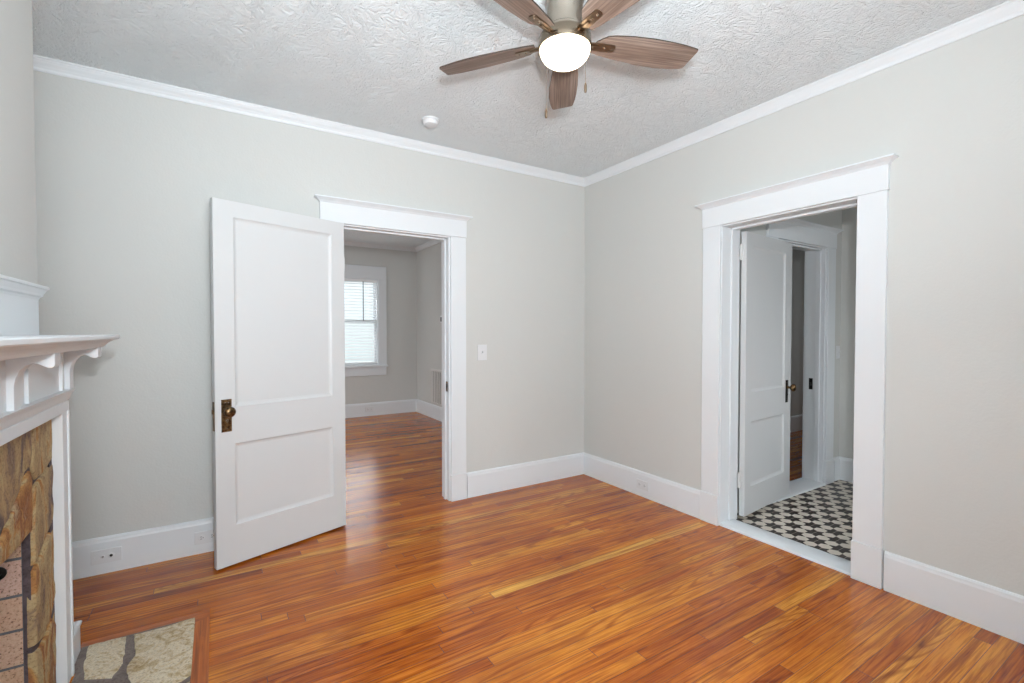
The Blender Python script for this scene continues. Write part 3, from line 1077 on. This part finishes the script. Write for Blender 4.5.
mb.build('frieze_molding', M_trim, man)
for yb_ in (-1.25, -0.87, sym(-1.236), sym(-0.856)):
    mb = MB(MF)
    mb.box(F - 0.002, F + 0.010, yb_, yb_ + 0.014, 1.058, 1.216)
    mb.build('panel_bead', M_trim, man, bevel=0.001)
prof = [(F - 0.001, 1.055), (F + 0.016, 1.055), (F + 0.016, 1.125), (F + 0.019, 1.148), (F + 0.027, 1.168), (F + 0.040, 1.183), (F + 0.054, 1.189),
        (F + 0.066, 1.188), (F + 0.077, 1.181), (F + 0.087, 1.176), (F + 0.097, 1.176), (F + 0.102, 1.182), (F + 0.102, 1.219), (F - 0.001, 1.219)]
for yb_ in (-0.7985, -1.3975, sym(-0.7415)):
    mb = MB(MF)
    mb.prism(prof, yb_, yb_ + 0.057, 'y')
    mb.build('bracket', M_trim, man, bevel=0.0015)
mb = MB(MF)
rings = []
for z, x, e in ((1.2185, -3.203, 0.040), (1.224, -3.199, 0.044), (1.228, -3.197, 0.046), (1.236, -3.190, 0.053), (1.243, -3.178, 0.065),
                (1.248, -3.168, 0.075), (1.250, -3.161, 0.080), (1.254, -3.157, 0.083), (1.264, -3.157, 0.083), (1.268, -3.161, 0.080)):
    rings.append([(-3.3995, E0 - e, z), (x, E0 - e, z), (x, E1 + e, z), (-3.3995, E1 + e, z)])
mb.loft(rings)
mb.build('shelf', M_trim, man, bevel=0.0)
mb = MB(MF)
mb.box(-3.3995, -3.386, E0 - 0.006, E1 - 0.004, 1.268, 1.41)
ov = mb.build('overmantel_board', M_trim, man, bevel=0.0015)
mb = MB(MF)
rings = []
for z, o_ in ((1.402, 0.0), (1.410, 0.003), (1.416, 0.010), (1.424, 0.012), (1.432, 0.016), (1.440, 0.020), (1.444, 0.026), (1.452, 0.026), (1.455, 0.023)):
    rings.append([(-3.3995, E0 - 0.006 - o_, z), (-3.386 + o_, E0 - 0.006 - o_, z), (-3.386 + o_, E1 - 0.004 + o_, z), (-3.3995, E1 - 0.004 + o_, z)])
mb.loft(rings)
mb.build('overmantel_cap', M_trim, man)

# ------------------------------------------------------------------ stone surround + firebox
SX = -3.352
surr = empty('fireplace_surround', (-3.317, -1.491, 0))
tag(surr, 'tan and ochre fieldstone fireplace surround inside the white mantel', 'fireplace surround')
mb = MB(MF)
JY = -1.056
mb.box(-3.372, SX, JY, -0.834, Z0 + 0.001, 0.97)
mb.box(-3.372, SX, sym(-0.834), sym(JY), Z0 + 0.001, 0.97)
mb.box(-3.372, SX, sym(JY), JY, 0.60, 0.97)
mb.box(SX - 0.002, SX + 0.0095, -0.868, -0.834, Z0 + 0.001, 0.97)
mb.attr = {'seed': [0.5] * len(mb.f)}
mb.build('mortar_bed', M_mortar, surr)
stones = [
    [(-1.016, 0.968), (-0.836, 0.968), (-0.836, 0.80), (-0.90, 0.785), (-0.955, 0.775), (-1.012, 0.768), (-1.044, 0.81), (-1.05, 0.91)],
    [(-1.36, 0.968), (-1.035, 0.968), (-1.062, 0.90), (-1.064, 0.838), (-1.13, 0.826), (-1.20, 0.775), (-1.285, 0.715), (-1.37, 0.69), (-1.40, 0.80)],
    [(-1.375, 0.615), (-1.375, 0.645), (-1.30, 0.690), (-1.20, 0.760), (-1.12, 0.806), (-1.065, 0.815), (-1.056, 0.72), (-1.058, 0.66), (-1.075, 0.612), (-1.18, 0.602), (-1.31, 0.602)],
    [(-1.056, 0.485), (-1.05, 0.60), (-1.04, 0.745), (-0.96, 0.762), (-0.885, 0.778), (-0.836, 0.785), (-0.836, 0.56), (-0.92, 0.535), (-1.00, 0.505)],
    [(-1.06, 0.21), (-1.056, 0.468), (-0.99, 0.49), (-0.90, 0.522), (-0.836, 0.542), (-0.836, 0.25), (-0.90, 0.205), (-0.98, 0.19)],
    [(-1.06, Z0), (-1.06, 0.19), (-0.99, 0.172), (-0.90, 0.185), (-0.836, 0.225), (-0.836, Z0)],
]
mir = [[(sym(y), z) for y, z in p] for p in stones[:2] + stones[3:]]
mir[1] = [(-1.685, 0.615), (-1.39, 0.615), (-1.39, 0.68), (-1.42, 0.80), (-1.38, 0.968), (-1.69, 0.968), (-1.70, 0.80)]
mb = MB(MF)
seeds = []
sv = [0.50, 0.28, 0.72, 0.40, 0.62, 0.78, 0.3, 0.7, 0.5, 0.6, 0.4]
for k, poly in enumerate(stones + mir):
    if len(poly) < 3:
        continue
    cy_ = sum(p[0] for p in poly) / len(poly)
    cz_ = sum(p[1] for p in poly) / len(poly)
    # densify the outline a little and jitter it
    pts = []
    for i in range(len(poly)):
        a, b = poly[i], poly[(i + 1) % len(poly)]
        n = max(1, int(math.hypot(a[0] - b[0], a[1] - b[1]) / 0.03))
        for q in range(n):
            u = q / n
            j = 0.004 if q else 0.0
            pts.append((a[0] + (b[0] - a[0]) * u + random.uniform(-j, j), min(0.969, max(Z0 + 0.002, a[1] + (b[1] - a[1]) * u + random.uniform(-j, j)))))
    def ring_(f, x, jx=0.0):
        out = []
        for y, z in pts:
            edge = f > 0.9 and (abs(y + 0.836) < 0.0065 or abs(y - sym(-0.836)) < 0.0065)
            top = f > 0.9 and z > 0.966
            out.append((x + random.uniform(-jx, jx), y if edge else cy_ + (y - cy_) * f, z if top else cz_ + (z - cz_) * f))
        return out
    n0 = len(mb.f)
    rings = [ring_(1.0, SX - 0.01), ring_(0.985, SX + 0.006, 0.001), ring_(0.94, SX + 0.011, 0.002), ring_(0.7, SX + 0.012, 0.002), ring_(0.35, SX + 0.012, 0.002), ring_(0.02, SX + 0.012)]
    mb.loft(rings)
    seeds += [sv[k % len(sv)]] * (len(mb.f) - n0)
mb.attr = {'seed': seeds}
mb.build('fieldstone', M_stone, surr, smooth=True)

# firebox lined with brick
mb = MB(MF)
seeds = []
zs = [-0.092, 0.033, 0.155, 0.277, 0.394, 0.519, 0.60]
for a, b in zip(zs[:-1], zs[1:]):
    z0, z1 = max(Z0, a + 0.005), b - 0.005
    for sgn in (1, -1):
        x = -3.374
        kx = 0
        while x > -3.74:
            xe = max(x - 0.22, -3.745)
            y0, y1 = (JY - 0.001, JY + 0.015) if sgn > 0 else (sym(JY + 0.015), sym(JY - 0.001))
            n0 = len(mb.f)
            mb.box(xe + 0.004, x, y0, y1, z0, z1, 0)
            seeds += [random.random()] * (len(mb.f) - n0)
            x = xe - 0.004
    y = sym(JY) + 0.01
    while y < JY - 0.01:
        ye = min(y + 0.215, JY - 0.01)
        n0 = len(mb.f)
        mb.box(-3.762, -3.745, y, ye - 0.008, z0, z1, 0)
        seeds += [random.random()] * (len(mb.f) - n0)
        y = ye
n0 = len(mb.f)
mb.box(-3.78, -3.3725, JY + 0.002, -1.0405, Z0, 0.60, 1)
mb.box(-3.78, -3.3725, -1.6995, sym(JY + 0.002), Z0, 0.60, 1)
mb.box(-3.79, -3.755, sym(JY) , JY, Z0, 0.60, 1)
mb.box(-3.79, -3.40, sym(JY), JY, 0.602, 0.618, 2)
mb.box(-3.79, -3.3725, sym(JY), JY, Z0 + 0.001, Z0 + 0.012, 2)
seeds += [0.5] * (len(mb.f) - n0)
mb.attr = {'seed': seeds}
fb = mb.build('firebox', [M_brick, M_jointgrey, M_soot])
tag(fb, 'firebox of large speckled pinkish bricks with grey joints at far left', 'firebox')

mb = MB(MF @ Matrix.Translation((-3.430, JY - 0.001, 0.482)) @ Matrix.Rotation(H90, 4, 'X'))
mb.lathe([(0.0225, 0.0), (0.0225, 0.004), (0.019, 0.006), (0.010, 0.006), (0.009, 0.003), (0.0001, 0.003)], 28, 0)
mb.lathe([(0.007, 0.003), (0.006, 0.010), (0.0001, 0.011)], 16, 1)
o = mb.build('gas_valve', [M_blackmetal, M_nickel], smooth=True)
tag(o, 'round black gas valve plate on the firebox brick at the left edge', 'gas valve')

# ------------------------------------------------------------------ hearth
hea = empty('stone_hearth', (-3.1, -1.49, 0))
tag(hea, 'pale flagstone hearth set flush in the floor before the fireplace', 'hearth')
HY1, HY0 = -0.742, -2.24
mb = MB()
mb.box(-3.270, -2.904, HY0, -0.914, 0.0, 0.0035)
mb.box(-3.2845, -2.904, -0.914, HY1, 0.0, 0.0035)
mb.attr = {'seed': [0.5] * len(mb.f)}
mb.build('mortar_bed', M_hearthmortar, hea)
flags = [
    [(-3.118, -0.752), (-3.06, -0.757), (-3.0, -0.758), (-2.95, -0.748), (-2.903, -0.745), (-2.903, -1.165), (-2.93, -1.185), (-2.99, -1.20), (-3.06, -1.16), (-3.10, -1.06), (-3.112, -0.98), (-3.095, -0.92), (-3.108, -0.82)],
    [(-3.262, -0.744), (-3.19, -0.744), (-3.142, -0.752), (-3.134, -0.86), (-3.128, -0.95), (-3.15, -1.03), (-3.235, -0.985), (-3.255, -0.88)],
    [(-3.28, -1.02), (-3.24, -1.015), (-3.16, -1.06), (-3.09, -1.17), (-3.08, -1.38), (-3.20, -1.42), (-3.28, -1.40)],
    [(-3.05, -1.20), (-2.98, -1.225), (-2.905, -1.20), (-2.905, -1.56), (-3.0, -1.60), (-3.06, -1.50)],
    [(-3.28, -1.43), (-3.2, -1.45), (-3.08, -1.42), (-3.08, -1.60), (-3.12, -2.235), (-3.28, -2.235)],
    [(-3.06, -1.60), (-3.0, -1.63), (-2.905, -1.59), (-2.905, -2.235), (-3.09, -2.235)],
]
mb = MB(); seeds = []
for poly in flags:
    cx_ = sum(p[0] for p in poly) / len(poly); cy_ = sum(p[1] for p in poly) / len(poly)
    pts = []
    for i in range(len(poly)):
        a, b = poly[i], poly[(i + 1) % len(poly)]
        n = max(1, int(math.hypot(a[0] - b[0], a[1] - b[1]) / 0.02))
        for q in range(n):
            u = q / n
            j = 0.003 if (q and abs(a[0] - b[0]) > 0.002) else 0
            pts.append((a[0] + (b[0] - a[0]) * u + random.uniform(-j, j), a[1] + (b[1] - a[1]) * u + random.uniform(-j, j)))
    n0 = len(mb.f)
    rings = [[(cx_ + (x - cx_) * f, cy_ + (y - cy_) * f, z) for x, y in pts] for f, z in ((1, 0.001), (0.99, 0.0055), (0.96, 0.0075), (0.6, 0.008), (0.02, 0.008))]
    mb.loft(rings)
    seeds += [random.uniform(0.35, 0.65)] * (len(mb.f) - n0)
mb.attr = {'seed': seeds}
mb.build('flagstone', M_hearthstone, hea, smooth=True)
# mitred border boards
mb = MB()
mb.prism([(-2.9025, HY0), (-2.848, HY0 - 0.055), (-2.848, HY1 - 0.0 + 0.0 - 0.02), (-2.9025, HY1 - 0.055 + 0.0)], 0.0, 0.003, 'z')
mb.attr = {'tone': [0.22] * len(mb.f), 'seed': [0.3] * len(mb.f)}
M_border = mat('hearth_border_wood', rgb('#a3582c'), 0.28)
t = NT(M_border)
g = t.noise(t.coords((60, 3, 1)), 1.0, 4, 0.6, 0.8)
t.color(t.ramp(g, [(0.3, rgb('#7c3c16')), (0.5, rgb('#a8561c')), (0.7, rgb('#c27030'))]))
mb.build('border_board', M_border, hea)
mb = MB()
mb.prism([(-3.29, HY1), (-2.9025, HY1), (-2.9025, HY1 - 0.055), (-2.848, HY1 - 0.02), (-2.848, HY1 + 0.04), (-3.29, HY1 + 0.04)], 0.0, 0.0028, 'z')
M_border2 = mat('hearth_border_wood_end', rgb('#a3582c'), 0.28)
t = NT(M_border2)
g = t.noise(t.coords((3, 60, 1)), 1.0, 4, 0.6, 0.8)
t.color(t.ramp(g, [(0.3, rgb('#7c3c16')), (0.5, rgb('#a8561c')), (0.7, rgb('#c27030'))]))
mb.build('border_board', M_border2, hea)
